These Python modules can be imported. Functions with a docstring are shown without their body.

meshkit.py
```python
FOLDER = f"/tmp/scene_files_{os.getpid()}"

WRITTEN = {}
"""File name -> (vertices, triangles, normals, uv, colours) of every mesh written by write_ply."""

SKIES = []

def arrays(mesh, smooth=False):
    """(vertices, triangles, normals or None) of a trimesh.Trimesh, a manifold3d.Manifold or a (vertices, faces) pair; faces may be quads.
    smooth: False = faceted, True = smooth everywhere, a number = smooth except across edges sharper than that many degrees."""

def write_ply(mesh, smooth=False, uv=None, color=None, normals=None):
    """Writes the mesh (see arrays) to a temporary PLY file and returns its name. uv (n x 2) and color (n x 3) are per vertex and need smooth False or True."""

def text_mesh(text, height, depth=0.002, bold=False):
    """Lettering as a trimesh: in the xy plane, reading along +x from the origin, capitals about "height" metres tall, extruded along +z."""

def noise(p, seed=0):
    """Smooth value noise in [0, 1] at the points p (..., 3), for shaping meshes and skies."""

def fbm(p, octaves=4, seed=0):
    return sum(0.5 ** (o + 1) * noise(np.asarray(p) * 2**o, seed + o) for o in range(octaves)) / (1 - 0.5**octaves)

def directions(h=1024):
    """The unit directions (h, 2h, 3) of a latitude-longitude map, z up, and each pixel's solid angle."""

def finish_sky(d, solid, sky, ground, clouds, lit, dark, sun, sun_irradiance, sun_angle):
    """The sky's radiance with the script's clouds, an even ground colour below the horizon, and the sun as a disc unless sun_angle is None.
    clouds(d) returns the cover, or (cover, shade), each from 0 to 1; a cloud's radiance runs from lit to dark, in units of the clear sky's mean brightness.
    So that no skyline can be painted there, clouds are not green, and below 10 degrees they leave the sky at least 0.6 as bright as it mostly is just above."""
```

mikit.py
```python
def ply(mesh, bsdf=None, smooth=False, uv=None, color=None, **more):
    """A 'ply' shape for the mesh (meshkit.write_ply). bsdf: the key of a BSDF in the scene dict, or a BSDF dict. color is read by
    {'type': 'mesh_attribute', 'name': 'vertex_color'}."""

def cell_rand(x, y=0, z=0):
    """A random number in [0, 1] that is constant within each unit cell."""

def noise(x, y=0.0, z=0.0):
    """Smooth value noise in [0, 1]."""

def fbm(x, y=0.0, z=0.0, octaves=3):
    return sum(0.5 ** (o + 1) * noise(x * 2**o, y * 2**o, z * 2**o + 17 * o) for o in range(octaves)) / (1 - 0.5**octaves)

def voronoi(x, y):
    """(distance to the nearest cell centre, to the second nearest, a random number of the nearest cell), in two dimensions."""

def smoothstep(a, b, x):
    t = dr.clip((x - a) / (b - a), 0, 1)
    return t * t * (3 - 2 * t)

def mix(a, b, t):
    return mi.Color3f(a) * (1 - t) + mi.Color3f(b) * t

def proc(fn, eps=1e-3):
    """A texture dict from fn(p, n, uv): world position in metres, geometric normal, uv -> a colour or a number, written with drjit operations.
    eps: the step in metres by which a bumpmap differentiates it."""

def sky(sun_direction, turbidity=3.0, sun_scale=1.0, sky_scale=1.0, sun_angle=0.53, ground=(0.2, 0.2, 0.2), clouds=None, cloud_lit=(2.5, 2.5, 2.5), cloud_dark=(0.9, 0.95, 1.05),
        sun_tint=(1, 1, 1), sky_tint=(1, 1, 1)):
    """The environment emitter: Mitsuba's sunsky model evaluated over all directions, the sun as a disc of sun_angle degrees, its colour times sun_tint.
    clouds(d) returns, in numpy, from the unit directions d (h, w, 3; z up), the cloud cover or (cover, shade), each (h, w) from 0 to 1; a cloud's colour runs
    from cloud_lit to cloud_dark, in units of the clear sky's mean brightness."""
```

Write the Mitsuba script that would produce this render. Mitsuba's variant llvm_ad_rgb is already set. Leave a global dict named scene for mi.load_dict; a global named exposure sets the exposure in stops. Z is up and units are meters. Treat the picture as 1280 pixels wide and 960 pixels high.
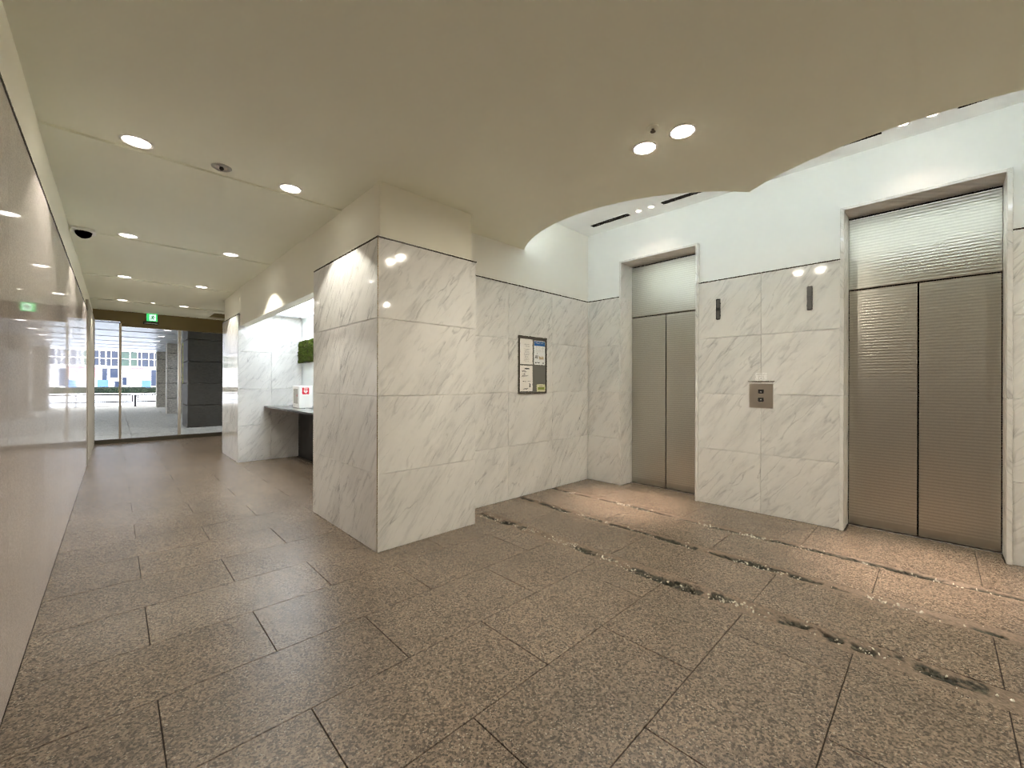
import math, random
import numpy as np, trimesh, drjit as dr, mitsuba as mi
import shapely
from shapely.geometry import Polygon, box as sbox
import mikit, meshkit
from mikit import proc, noise, fbm, voronoi, cell_rand, smoothstep, mix

T = mi.ScalarTransform4f
R = random.Random(7)
scene, labels = {}, {}
STOPS = 4.0                      # all lamps and the sky are given at 1/16, and the exposure brings them back
exposure = STOPS - 0.1
GAIN = 2.0 ** -STOPS

# ------------------------------------------------------------------ camera
F_PX, YAW, PITCH, ROLL = 514.65, 43.979, 0.033, 0.1755      # focal length in pixels of the 1280 x 960 frame; degrees
EYE = np.array([0.0, 0.0, 1.3])
_a, _p, _r = np.radians([YAW, PITCH, ROLL])
_f = np.array([math.sin(_a) * math.cos(_p), math.cos(_a) * math.cos(_p), math.sin(_p)])
_rt = np.array([math.cos(_a), -math.sin(_a), 0.0])
_up = np.cross(_rt, _f)
_up = -_rt * math.sin(_r) + _up * math.cos(_r)
scene['camera'] = {'type': 'perspective', 'fov_axis': 'x', 'fov': math.degrees(2 * math.atan(640 / F_PX)), 'near_clip': 0.02, 'far_clip': 500.0,
                   'to_world': T().look_at(origin=EYE.tolist(), target=(EYE + _f).tolist(), up=_up.tolist())}

# ------------------------------------------------------------------ daylight outside, lamp strengths
scene['sky'] = mikit.sky((-0.35, 0.45, 0.82), turbidity=4.0, sun_scale=0.0, sky_scale=40.0 * GAIN, ground=(0.3, 0.3, 0.3),
                         clouds=lambda d: (np.ones(d.shape[:2]), 0.25 * meshkit.fbm(d * 3.0, 3)), cloud_lit=(1.2, 1.22, 1.26), cloud_dark=(0.85, 0.88, 0.94))
scene['sky']['sampling_weight'] = 2.5
WARM, NEUTRAL, COOL = np.array([1.0, 0.91, 0.765]), np.array([1.0, 0.95, 0.83]), np.array([0.84, 0.935, 1.0])
PINK = np.array([1.0, 0.79, 0.65])
CORR_SPOT, CORR_WIDE, CORR_DISC = 5.0, 0.2, 4.0
LOBBY_SPOT, LOBBY_DISC = 7.0, 60.0
ELEV_SPOT, ELEV_WIDE, ELEV_DISC = 34.0, 0.2, 12.0
COVE, ALCOVE = 29.0, 7.5

# ------------------------------------------------------------------ measures (metres; x to the lifts, y down the corridor)
LX, PX, PX1, PY, PYB, BY, EX = -0.309, 1.453, 2.417, 2.994, 4.415, 3.357, 4.698
ZM, ZC, ZU = 2.43, 2.88, 3.355
P2A, P2B, YE = 7.976, 9.33, 12.4
AX = 2.43           # back of the alcove
CL = 0.03           # thickness of the marble cladding
REAR = -3.0


# ------------------------------------------------------------------ helpers
def numbered(key):
    if key not in scene:
        return key
    k = 1
    while f'{key}_{k:03d}' in scene:
        k += 1
    return f'{key}_{k:03d}'


def add(key, mesh, bsdf, label=None, cat=None, group=None, kind=None, **more):
    key = numbered(key)
    scene[key] = mesh if isinstance(mesh, dict) else mikit.ply(mesh, bsdf, **more)
    tag(key, label, cat, group, kind)
    return key


def tag(key, label=None, cat=None, group=None, kind=None):
    d = {k: v for k, v in dict(label=label, category=cat, group=group, kind=kind).items() if v}
    if d:
        labels[key] = d
    return key


THINGS = set()


def thing(name, label, cat, group=None):
    """A thing that is only its parts: the key that their keys start with."""
    key, k = name, 0
    while key in THINGS:
        k += 1
        key = f'{name}_{k:03d}'
    THINGS.add(key)
    tag(key, label, cat, group)
    return key


def bx(x0, x1, y0, y1, z0, z1):
    x0, x1, y0, y1, z0, z1 = min(x0, x1), max(x0, x1), min(y0, y1), max(y0, y1), min(z0, z1), max(z0, z1)
    return trimesh.creation.box(bounds=[[x0, y0, z0], [x1, y1, z1]])


def join(*m):
    return trimesh.util.concatenate(list(m))


def bevel_box(x0, x1, y0, y1, z0, z1, b):
    """A box with all edges chamfered by b."""
    import itertools
    c = np.array([(x0 + x1) / 2, (y0 + y1) / 2, (z0 + z1) / 2])
    h = np.abs(np.array([x1 - x0, y1 - y0, z1 - z0])) / 2
    pts = []
    for s in itertools.product((-1, 1), repeat=3):
        for k in range(3):
            q = h - b
            q = q.copy()
            q[k] = h[k]
            pts.append(c + np.array(s) * q)
    return trimesh.convex.convex_hull(np.array(pts))


def lathe(profile, sections=32):
    return trimesh.creation.revolve(np.array(profile, float), sections=sections)


def move(m, x, y, z):
    m = m.copy()
    m.apply_translation([x, y, z])
    return m


def prism(poly, z0, z1):
    polys = getattr(poly, 'geoms', [poly])
    out = [trimesh.creation.extrude_polygon(p, z1 - z0, engine='earcut') for p in polys if p.area > 1e-9]
    return move(join(*out), 0, 0, z0)


def slab(o, u, n, w, h, t=CL, b=0.0015):
    """An upright slab: its face's lower left corner o, u along the face (to the viewer's right), n out of the face. Returns mesh, uv."""
    o, u, n = (np.asarray(v, float) for v in (o, u, n))
    z = np.array([0, 0, 1.0])
    P, st = [], []
    for depth, i in ((0, b), (b, 0), (t, 0)):
        for s, q in ((i, i), (w - i, i), (w - i, h - i), (i, h - i)):
            P.append(o + u * s + z * q - n * depth)
            st.append((s, q))
    f = [[0, 1, 2, 3]]
    for a in (0, 4):
        for k in range(4):
            j = (k + 1) % 4
            f.append([a + j, a + k, a + 4 + k, a + 4 + j])
    f.append([11, 10, 9, 8])
    P, f = np.array(P), np.array(f)
    if np.dot(np.cross(u, z), n) < 0:
        f = f[:, ::-1]
    return (P, f), np.array(st)


def clad(holder, o, u, n, cols, rows, bsdf='marble', name='panel', gap=0.0022, t=CL):
    """Slabs in a grid on a wall: cols and rows are the joints' places along u and z."""
    o, u = np.asarray(o, float), np.asarray(u, float)
    for i in range(len(cols) - 1):
        for j in range(len(rows) - 1):
            s0, s1, z0, z1 = cols[i] + gap / 2, cols[i + 1] - gap / 2, rows[j] + gap / 2, rows[j + 1] - gap / 2
            if s1 - s0 < 0.02 or z1 - z0 < 0.02:
                continue
            m, st = slab(o + u * s0 + np.array([0, 0, z0]), u, n, s1 - s0, z1 - z0, t)
            off = np.array([R.uniform(0, 40), R.uniform(0, 40)])
            add(f'{holder}__{name}', m, bsdf, uv=st + off)


def disc(r, n=40):
    a = np.arange(n) * 2 * np.pi / n
    v = np.vstack([np.stack([r * np.cos(a), r * np.sin(a), a * 0], 1), [[0, 0, 0]]])
    i = np.arange(n)
    return v, np.stack([(i + 1) % n, i, i * 0 + n], 1)          # faces down


def arc_pts(cx, cy, r, a0, a1, n):
    a = np.linspace(a0, a1, n)
    return np.stack([cx + r * np.cos(a), cy + r * np.sin(a)], 1)


def rgb(c):
    return {'type': 'rgb', 'value': [float(v) for v in c]}


def mat(key, base, rough=0.5, spec=0.5, metal=0.0, bump=None, bump_scale=0.001, **kw):
    d = {'type': 'principled', 'base_color': rgb(base) if not isinstance(base, dict) else base, 'roughness': float(rough), 'specular': float(spec), 'metallic': float(metal), **kw}
    if bump is not None:
        d = {'type': 'bumpmap', 'arbitrary': bump, 'scale': bump_scale, 'bsdf': d}
    scene[key] = {'type': 'twosided', 'bsdf': d}
    return key


# ------------------------------------------------------------------ materials
def marble_fn(p, n, uv):
    s, z = uv.x, uv.y
    a = 0.62 * s + 0.785 * z                  # along the veins, up to the right
    b = -0.785 * s + 0.62 * z
    w = fbm(a * 1.3, b * 1.3, 3.0, octaves=2)
    w2 = fbm(s * 9.0, z * 9.0, 5.0, octaves=3)
    bb = b + 0.075 * (w - 0.5) + 0.022 * (w2 - 0.5)
    broad = fbm(a * 1.0, bb * 3.2, 1.0, octaves=3)
    cloud = fbm(a * 2.6, bb * 15.0, 1.5, octaves=3)
    fine = fbm(a * 11.0, bb * 60.0, 2.0, octaves=3)
    speck = fbm(a * 45.0, bb * 90.0, 6.0, octaves=2)
    v1 = dr.abs(fbm(a * 1.1, bb * 6.0, 7.0, octaves=4) - 0.5)
    where = smoothstep(0.44, 0.64, fbm(a * 3.6, b * 3.6, 9.0, octaves=2))
    vein = (1 - smoothstep(0.0, 0.020, v1)) * where
    v2 = dr.abs(fbm(a * 3.4, bb * 15.0, 11.0, octaves=3) - 0.5)
    vein2 = (1 - smoothstep(0.0, 0.045, v2)) * smoothstep(0.42, 0.62, fbm(a * 6.0, b * 6.0, 13.0, octaves=2))
    k = 0.13 * smoothstep(0.40, 0.75, broad) + 0.14 * smoothstep(0.42, 0.72, cloud) + 0.20 * smoothstep(0.42, 0.75, fine) * smoothstep(0.35, 0.65, cloud) \
        + 0.45 * vein * (0.35 + fine) + 0.26 * vein2 * (0.4 + fine) + 0.10 * (speck - 0.5)
    return mix(mi.Color3f(0.73, 0.722, 0.70), mi.Color3f(0.33, 0.33, 0.325), dr.clip(k, 0, 1))


def granite_fn(p, n, uv):
    x, y = p.x, p.y
    wx = x + 0.004 * noise(x * 300, y * 300)
    _, _, r1 = voronoi(wx * 120, y * 120)
    _, _, r2 = voronoi(x * 210 + 31, y * 210 + 7)
    blot = fbm(x * 3.0, y * 3.0, 0.0, octaves=3)
    tile = cell_rand(dr.floor((x - 0.13) / 0.44), dr.floor((y - 0.287) / 0.4855))
    c = mix(mi.Color3f(0.255, 0.187, 0.146), mi.Color3f(0.46, 0.365, 0.295), smoothstep(0.3, 0.9, r1))
    c = mix(c, mi.Color3f(0.085, 0.065, 0.052), (1 - smoothstep(0.22, 0.34, r1)) * 0.85)
    c = mix(c, mi.Color3f(0.30, 0.25, 0.19), smoothstep(0.6, 0.95, r2) * 0.6)
    c = mix(c, mi.Color3f(0.06, 0.05, 0.042), (1 - smoothstep(0.12, 0.2, r2)) * 0.7)
    c = mix(c, mi.Color3f(0.75, 0.70, 0.64), smoothstep(0.978, 0.984, r2) * 0.8)
    return c * mi.Color3f(0.61, 0.59, 0.55) * (0.72 + 0.36 * blot) * (0.95 + 0.1 * tile)


def granite_bump(p, n, uv):
    return noise(p.x * 160, p.y * 160) + 0.5 * noise(p.x * 330, p.y * 330)


def grain_fn(p, n, uv):
    g = fbm(p.x * 60, p.y * 60, p.z * 60, octaves=3)
    return mix(mi.Color3f(0.75, 0.75, 0.75), mi.Color3f(1, 1, 1), g)


def stone_grain(dark, light):
    def fn(p, n, uv):
        g = fbm(p.x * 25, p.y * 25, p.z * 25, octaves=3)
        return mix(mi.Color3f(*dark), mi.Color3f(*light), smoothstep(0.25, 0.75, g))
    return fn


def linen_bump(p, n, uv):
    """Rows of pressed dashes across the lift doors; the plain kick strip at the foot."""
    row = p.z / 0.0255
    k = dr.floor(row)
    fz = row - k
    col = p.y / 0.062 + 0.5 * (k - 2 * dr.floor(k / 2)) + 0.12 * cell_rand(k)
    fy = col - dr.floor(col)
    dash = smoothstep(0.05, 0.40, fz) * (1 - smoothstep(0.55, 0.95, fz))
    dash = dash * (0.72 + 0.28 * smoothstep(0.0, 0.15, fy) * (1 - smoothstep(0.85, 1.0, fy)))
    return dash * smoothstep(0.072, 0.076, p.z)


def linen_shade_fn(p, n, uv):
    return mix(mi.Color3f(0.46, 0.447, 0.40), mi.Color3f(0.56, 0.545, 0.495), linen_bump(p, n, uv))  # light and shade of the pressed dashes also put into the colour


def moss_fn(p, n, uv):
    g = fbm(p.x * 70, p.y * 70, p.z * 70, octaves=3)
    h = fbm(p.x * 14, p.y * 14, p.z * 14, octaves=2)
    c = mix(mi.Color3f(0.012, 0.022, 0.005), mi.Color3f(0.085, 0.115, 0.018), smoothstep(0.3, 0.7, g))
    return mix(c, mi.Color3f(0.06, 0.045, 0.02), smoothstep(0.55, 0.75, h) * 0.6)


mat('marble', proc(marble_fn), 0.06, 0.5)
def polished_fn(p, n, uv):
    g = fbm(uv.x * 220, uv.y * 220, 0.0, octaves=2)
    h = fbm(uv.x * 2.0, uv.y * 2.0, 4.0, octaves=3)
    return mix(mi.Color3f(0.30, 0.262, 0.248), mi.Color3f(0.43, 0.383, 0.365), 0.7 * smoothstep(0.25, 0.75, g) + 0.3 * h)


mat('polished_stone', proc(polished_fn), 0.03, 0.5)
mat('granite', proc(granite_fn), 0.31, 0.7, bump=proc(granite_bump, 1e-3), bump_scale=0.0006)
mat('grout', (0.050, 0.041, 0.034), 0.8, 0.2)
mat('rock', {'type': 'mesh_attribute', 'name': 'vertex_color'}, 0.6, 0.4)
mat('quartz', (0.72, 0.68, 0.60), 0.25, 0.7)
mat('wall_paint', (0.80, 0.785, 0.69), 0.75, 0.2)
mat('wall_paint_lit', (0.82, 0.81, 0.76), 0.7, 0.25)  # the same wall paint, whitened to carry the cove light
mat('ceiling_paint', (0.785, 0.79, 0.675), 0.85, 0.15)
mat('white_paint', (0.82, 0.83, 0.82), 0.6, 0.3)
mat('dark_bronze', (0.035, 0.028, 0.018), 0.4, 0.5)
mat('brass_edge', (0.20, 0.155, 0.075), 0.4, 0.5, 0.6)
mat('steel_linen', proc(linen_shade_fn), 0.30, 0.5, 1.0, bump=proc(linen_bump, 1e-3), bump_scale=0.0009)
mat('steel', (0.58, 0.53, 0.46), 0.3, 0.5, 1.0)
mat('steel_bright', (0.75, 0.72, 0.66), 0.22, 0.5, 1.0)
mat('steel_dark', (0.16, 0.145, 0.12), 0.35, 0.5, 1.0)
mat('black', (0.012, 0.012, 0.012), 0.35, 0.5)
mat('black_gloss', (0.010, 0.010, 0.010), 0.12, 0.5)
mat('void', (0.01, 0.009, 0.008), 0.9, 0.1)
mat('white_plastic', (0.80, 0.80, 0.78), 0.35, 0.5)
mat('grey_plastic', (0.42, 0.41, 0.38), 0.4, 0.5)
mat('board_grey', (0.155, 0.155, 0.140), 0.7, 0.3)
mat('board_frame', (0.085, 0.078, 0.065), 0.4, 0.5, 0.3)
mat('lantern_lens', (0.075, 0.075, 0.070), 0.45, 0.4)
mat('sticker_white', (0.95, 0.95, 0.95), 0.5, 0.3)
mat('paper', (0.82, 0.80, 0.76), 0.7, 0.2)
mat('paper_cool', (0.78, 0.80, 0.80), 0.5, 0.3)
mat('ink', (0.10, 0.10, 0.10), 0.7, 0.2)
mat('ink_pale', (0.50, 0.49, 0.47), 0.7, 0.2)
mat('ink_gold', (0.42, 0.30, 0.12), 0.7, 0.2)
mat('blue_print', (0.030, 0.125, 0.36), 0.5, 0.3)
mat('green_print', (0.24, 0.28, 0.06), 0.6, 0.3)
mat('sticker_cream', (0.68, 0.66, 0.45), 0.6, 0.3)
mat('red_print', (0.55, 0.02, 0.045), 0.4, 0.4)
mat('glass_white', (0.80, 0.86, 0.85), 0.1, 0.5)
mat('counter_top', (0.030, 0.029, 0.028), 0.12, 0.6)
mat('moss', proc(moss_fn), 0.9, 0.1)
mat('olive_panel', (0.24, 0.185, 0.085), 0.35, 0.5, 0.35)
mat('stone_trim', (0.42, 0.385, 0.33), 0.55, 0.4)
mat('strip_yellow', (0.72, 0.74, 0.06), 0.4, 0.4)
mat('pier_granite', proc(stone_grain((0.12, 0.116, 0.10), (0.21, 0.20, 0.175))), 0.6, 0.4)
mat('pier_dark', proc(stone_grain((0.006, 0.006, 0.004), (0.016, 0.0155, 0.0115))), 0.6, 0.2)
mat('paving', proc(stone_grain((0.25, 0.25, 0.228), (0.33, 0.328, 0.30))), 0.7, 0.4)
mat('asphalt', (0.40, 0.43, 0.48), 0.8, 0.3)
mat('soffit_panel', (0.80, 0.86, 0.95), 0.30, 0.5, 0.7)
mat('facade_white', (0.85, 0.85, 0.85), 0.6, 0.3)
mat('pane_blue', (0.035, 0.055, 0.11), 0.15, 0.6)
mat('pane_green', (0.07, 0.13, 0.11), 0.15, 0.6)
mat('pink_sign', (0.60, 0.34, 0.37), 0.6, 0.3)
mat('blue_sign', (0.12, 0.25, 0.55), 0.6, 0.3)
mat('fence_paint', (0.02, 0.023, 0.035), 0.5, 0.4)
mat('leaf_dark', (0.006, 0.018, 0.009), 0.6, 0.3)
mat('leaf', (0.022, 0.058, 0.022), 0.6, 0.3)
mat('lamp_glass', (0.9, 0.9, 0.9), 0.4, 0.3)
scene['glass'] = {'type': 'thindielectric'}
scene['dome'] = {'type': 'plastic', 'diffuse_reflectance': rgb((0.006, 0.006, 0.006))}


def glow(color, power, weight=1.0):
    return {'type': 'area', 'radiance': rgb(np.asarray(color) * power * GAIN), 'sampling_weight': weight}


def spot(key, pos, color, power, cutoff, beam, target=None, weight=1.0):
    target = target or (pos[0], pos[1], pos[2] - 1.0)
    scene[key] = {'type': 'spot', 'to_world': T().look_at(origin=list(pos), target=list(target), up=[0, 1, 0.001]), 'intensity': rgb(np.asarray(color) * power * GAIN), 'sampling_weight': weight,
                  'cutoff_angle': float(cutoff), 'beam_width': float(beam)}


# ------------------------------------------------------------------ floor: granite slabs in running bond, three strips of broken rock
STRIPS = [(2.580, 2.745), (3.275, 3.405), (3.915, 4.030)]
add('floor', join(bx(LX - 0.2, EX + 0.6, REAR - 0.2, 9.4, -0.25, -0.06), bx(LX - 0.2, 3.0, 9.4, YE + 0.1, -0.25, -0.005), bx(LX - 0.2, 2.578, REAR, 9.4, -0.1, -0.005),
                  *[bx(a, b, REAR, BY, -0.1, -0.005) for a, b in ((2.747, 3.273), (3.407, 3.913), (4.032, EX + 0.25))]), 'grout', kind='structure')
X0, DX, Y0, DY = 0.13, 0.88, 0.287, 0.4855
solid = shapely.union_all([sbox(PX + 0.012, PY + 0.012, PX1 - 0.012, PYB), sbox(PX1 - 0.1, BY + 0.012, EX + 0.6, 9.4), sbox(AX - 0.03, PY + 0.5, 4.8, 9.4),
                           sbox(PX + 0.012, P2A + 0.012, AX + 0.3, P2B - 0.012)])
tile_cache = {}
rng_t = np.random.default_rng(5)


def floor_tile(poly, z=0.0, name='floor__tile'):
    for q in getattr(poly, 'geoms', [poly]):
        if q.area < 0.004:
            continue
        q = q.buffer(-0.0019, join_style=2)
        if q.is_empty or q.geom_type != 'Polygon':
            continue
        c = np.array(q.exterior.coords)[:-1]
        if not q.exterior.is_ccw:
            c = c[::-1]
        inner = np.array(q.buffer(-0.0010, join_style=2).exterior.coords)[:-1]
        if len(inner) == len(c):
            if not shapely.geometry.Polygon(inner).exterior.is_ccw:
                inner = inner[::-1]
            k = int(np.argmin(((inner - c[0]) ** 2).sum(1)))
            inner = np.roll(inner, -k, axis=0)
            tris = trimesh.creation.triangulate_polygon(Polygon(inner), engine='earcut')
            n = len(c)
            V = np.vstack([np.c_[inner, np.full(n, z)], np.c_[c, np.full(n, z - 0.0015)], np.c_[c, np.full(n, -0.036)]])
            tv, tf = tris
            idx = [int(np.argmin(((inner - v) ** 2).sum(1))) for v in tv]
            f = [[idx[a] for a in t] for t in tf]
            e1, e2 = np.array(f[0]), None
            a_, b_, c_ = V[f[0][0]], V[f[0][1]], V[f[0][2]]
            if np.cross(b_ - a_, c_ - a_)[2] < 0:
                f = [t[::-1] for t in f]
            for lo in (0, n):
                for i in range(n):
                    j = (i + 1) % n
                    f += [[lo + i, lo + n + i, lo + n + j], [lo + i, lo + n + j, lo + j]]
            add(name, (V, np.array(f)), 'granite')
        else:
            add(name, prism(q, -0.036, z), 'granite')


for k in range(-4, 26):
    y0, y1 = Y0 + (k - 1) * DY, Y0 + k * DY
    if y0 > YE - 0.05:
        continue
    y1 = min(y1, YE - 0.045)
    # the row 3.69..4.17 (k = 8) has joints at .13, 1.01; the next one in between
    shift = 0.0 if k % 2 == 0 else DX / 2
    xs = np.arange(X0 + shift - 3 * DX, 2.58 + 1.0, DX)
    right = 2.580 if y1 < BY + 0.3 else 2.9
    for x in xs:
        q = sbox(max(x, LX), y0, min(x + DX, right), y1) if min(x + DX, right) > max(x, LX) else None
        if q is not None:
            floor_tile(q.difference(solid), R.uniform(-0.0006, 0.0))
for (xa, xb, sh) in ((2.745, 3.275, 0), (3.405, 3.915, 1), (4.030, EX + 0.27, 0)):
    for k in range(-5, 8, 2):
        y0, y1 = Y0 + (k + sh) * DY, Y0 + (k + 2 + sh) * DY
        q = sbox(xa, max(y0, REAR), xb, min(y1, BY))
        niches = shapely.union_all([sbox(EX, -0.34, EX + 0.268, 0.58), sbox(EX, 1.905, EX + 0.268, 2.825), sbox(0, REAR, EX, BY)])
        floor_tile(q.intersection(niches), R.uniform(-0.0006, 0.0))

# the broken rock: rough troughs with scattered pale quartz
from scipy.spatial import cKDTree
rng = np.random.default_rng(11)
for si, (xa, xb) in enumerate(STRIPS):
    nx, ny = 34, 960
    gx, gy = np.linspace(xa - 0.001, xb + 0.001, nx), np.linspace(-1.4, BY - 0.002, ny)
    GX, GY = np.meshgrid(gx, gy, indexing='ij')
    flat = np.stack([GX.ravel(), GY.ravel()], 1)
    # broken bits: cells of very different size, each with its own height and tone
    npt = int((xb - xa) * (gy[-1] - gy[0]) / 0.017 ** 2)
    seeds = np.stack([rng.uniform(xa, xb, npt), rng.uniform(gy[0], gy[-1], npt)], 1)
    tone, lift_ = rng.uniform(0, 1, npt), rng.uniform(0, 1, npt)
    d, idx = cKDTree(seeds * [1.0, 0.75]).query(flat * [1.0, 0.75], k=2)
    edge = np.clip((d[:, 1] - d[:, 0]) / 0.006, 0, 1).reshape(nx, ny)
    tn, lf = tone[idx[:, 0]].reshape(nx, ny), lift_[idx[:, 0]].reshape(nx, ny)
    q = np.stack([GX, GY, np.full_like(GX, 3.7 * si)], -1)
    along = np.stack([GY[0], GY[0] * 0, GY[0] * 0 + si], -1)
    t = (GX - xa) / (xb - xa)
    cx = 0.5 + 0.30 * (meshkit.noise(along * 2.3, 9)[None] - 0.5) * 2
    wid = 0.20 + 0.28 * meshkit.noise(along * 5.0 + 5, 8)[None]
    deep = np.clip((meshkit.fbm(q * [3, 2.6, 1], 2, seed=si + 40) - 0.26) / 0.30, 0, 1)
    ragged = 0.25 * (meshkit.fbm(q * [45, 30, 1], 3, seed=si + 3) - 0.5)
    patch = np.clip((meshkit.fbm(q * [9, 11, 1], 3, seed=si + 60) - 0.36) / 0.14, 0, 1)
    fine_ = np.clip((meshkit.fbm(q * [40, 30, 1], 3, seed=si + 70) - 0.34) / 0.2, 0, 1)
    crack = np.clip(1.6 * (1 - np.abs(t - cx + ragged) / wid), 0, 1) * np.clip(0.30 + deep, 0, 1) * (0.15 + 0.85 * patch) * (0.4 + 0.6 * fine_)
    Z = -0.0012 - crack * (0.010 + 0.024 * (1 - lf) * deep + 0.008 * (1 - edge)) - 0.0015 * meshkit.noise(q * [160, 160, 1], 2)
    V = np.stack([GX, GY, Z], -1).reshape(-1, 3)
    i, j = np.meshgrid(np.arange(nx - 1), np.arange(ny - 1), indexing='ij')
    a = (i * ny + j).ravel()
    f = np.stack([a, a + ny, a + ny + 1, a + 1], 1)
    g1 = meshkit.noise(q * [130, 130, 1], 21)[..., None]
    g2 = meshkit.noise(q * [210, 210, 1], 22)[..., None]
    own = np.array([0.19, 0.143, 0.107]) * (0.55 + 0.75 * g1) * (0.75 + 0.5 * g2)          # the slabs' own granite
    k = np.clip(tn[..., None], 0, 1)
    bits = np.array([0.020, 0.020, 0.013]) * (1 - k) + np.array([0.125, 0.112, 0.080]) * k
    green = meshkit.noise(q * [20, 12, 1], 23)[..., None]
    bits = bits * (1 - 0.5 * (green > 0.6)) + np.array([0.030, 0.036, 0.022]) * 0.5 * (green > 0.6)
    bits = bits * (0.35 + 0.65 * edge[..., None])  # gaps between the bits darkened, crevice shade put into the colour
    w = np.clip((crack[..., None] - 0.18) / 0.25, 0, 1)  # dark rock tone follows the depth mask, so crack shade is painted in too
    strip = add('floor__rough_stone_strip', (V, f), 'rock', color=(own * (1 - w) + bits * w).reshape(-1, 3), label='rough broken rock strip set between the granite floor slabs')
    chips = []
    centres = rng.uniform(-1.0, BY - 0.1, 14)
    for c in range(380):
        y = centres[rng.integers(0, 14)] + rng.normal(0, 0.07) if c < 290 else rng.uniform(-1.2, BY - 0.05)
        if not -1.3 < y < BY - 0.02:
            continue
        jy = int(np.argmin(np.abs(gy - y)))
        ix = int(np.clip((np.clip(cx[0, jy] + rng.normal(0, 0.16), 0.05, 0.95)) * nx, 0, nx - 1))
        m = trimesh.creation.icosphere(subdivisions=0, radius=rng.uniform(0.0022, 0.0066))
        m.vertices = m.vertices * rng.uniform(0.5, 1.4, 3) * (1 + 0.25 * rng.normal(size=(len(m.vertices), 1)))
        m.apply_transform(trimesh.transformations.rotation_matrix(rng.uniform(0, 6.28), rng.normal(size=3)))
        chips.append(move(m, gx[ix], y, min(Z[ix, jy] + 0.003, 0.0)))
    add(strip + '__quartz_chip', join(*chips), 'quartz', label='pale quartz bits', kind='stuff')

# ------------------------------------------------------------------ walls
ROWS = [0.0, 0.60, 1.205, 1.81, ZM]


def top_trim(holder, o, u, n, w, name='top_trim'):
    """The thin dark strip over the cladding, a little proud of it."""
    o, u, n = (np.asarray(v, float) for v in (o, u, n))
    a, b = o - n * (CL + 0.002), o + u * w + n * 0.004
    add(f'{holder}__{name}', bx(a[0], b[0], a[1], b[1], ZM, ZM + 0.009), 'dark_bronze', label='thin dark metal strip')


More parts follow.
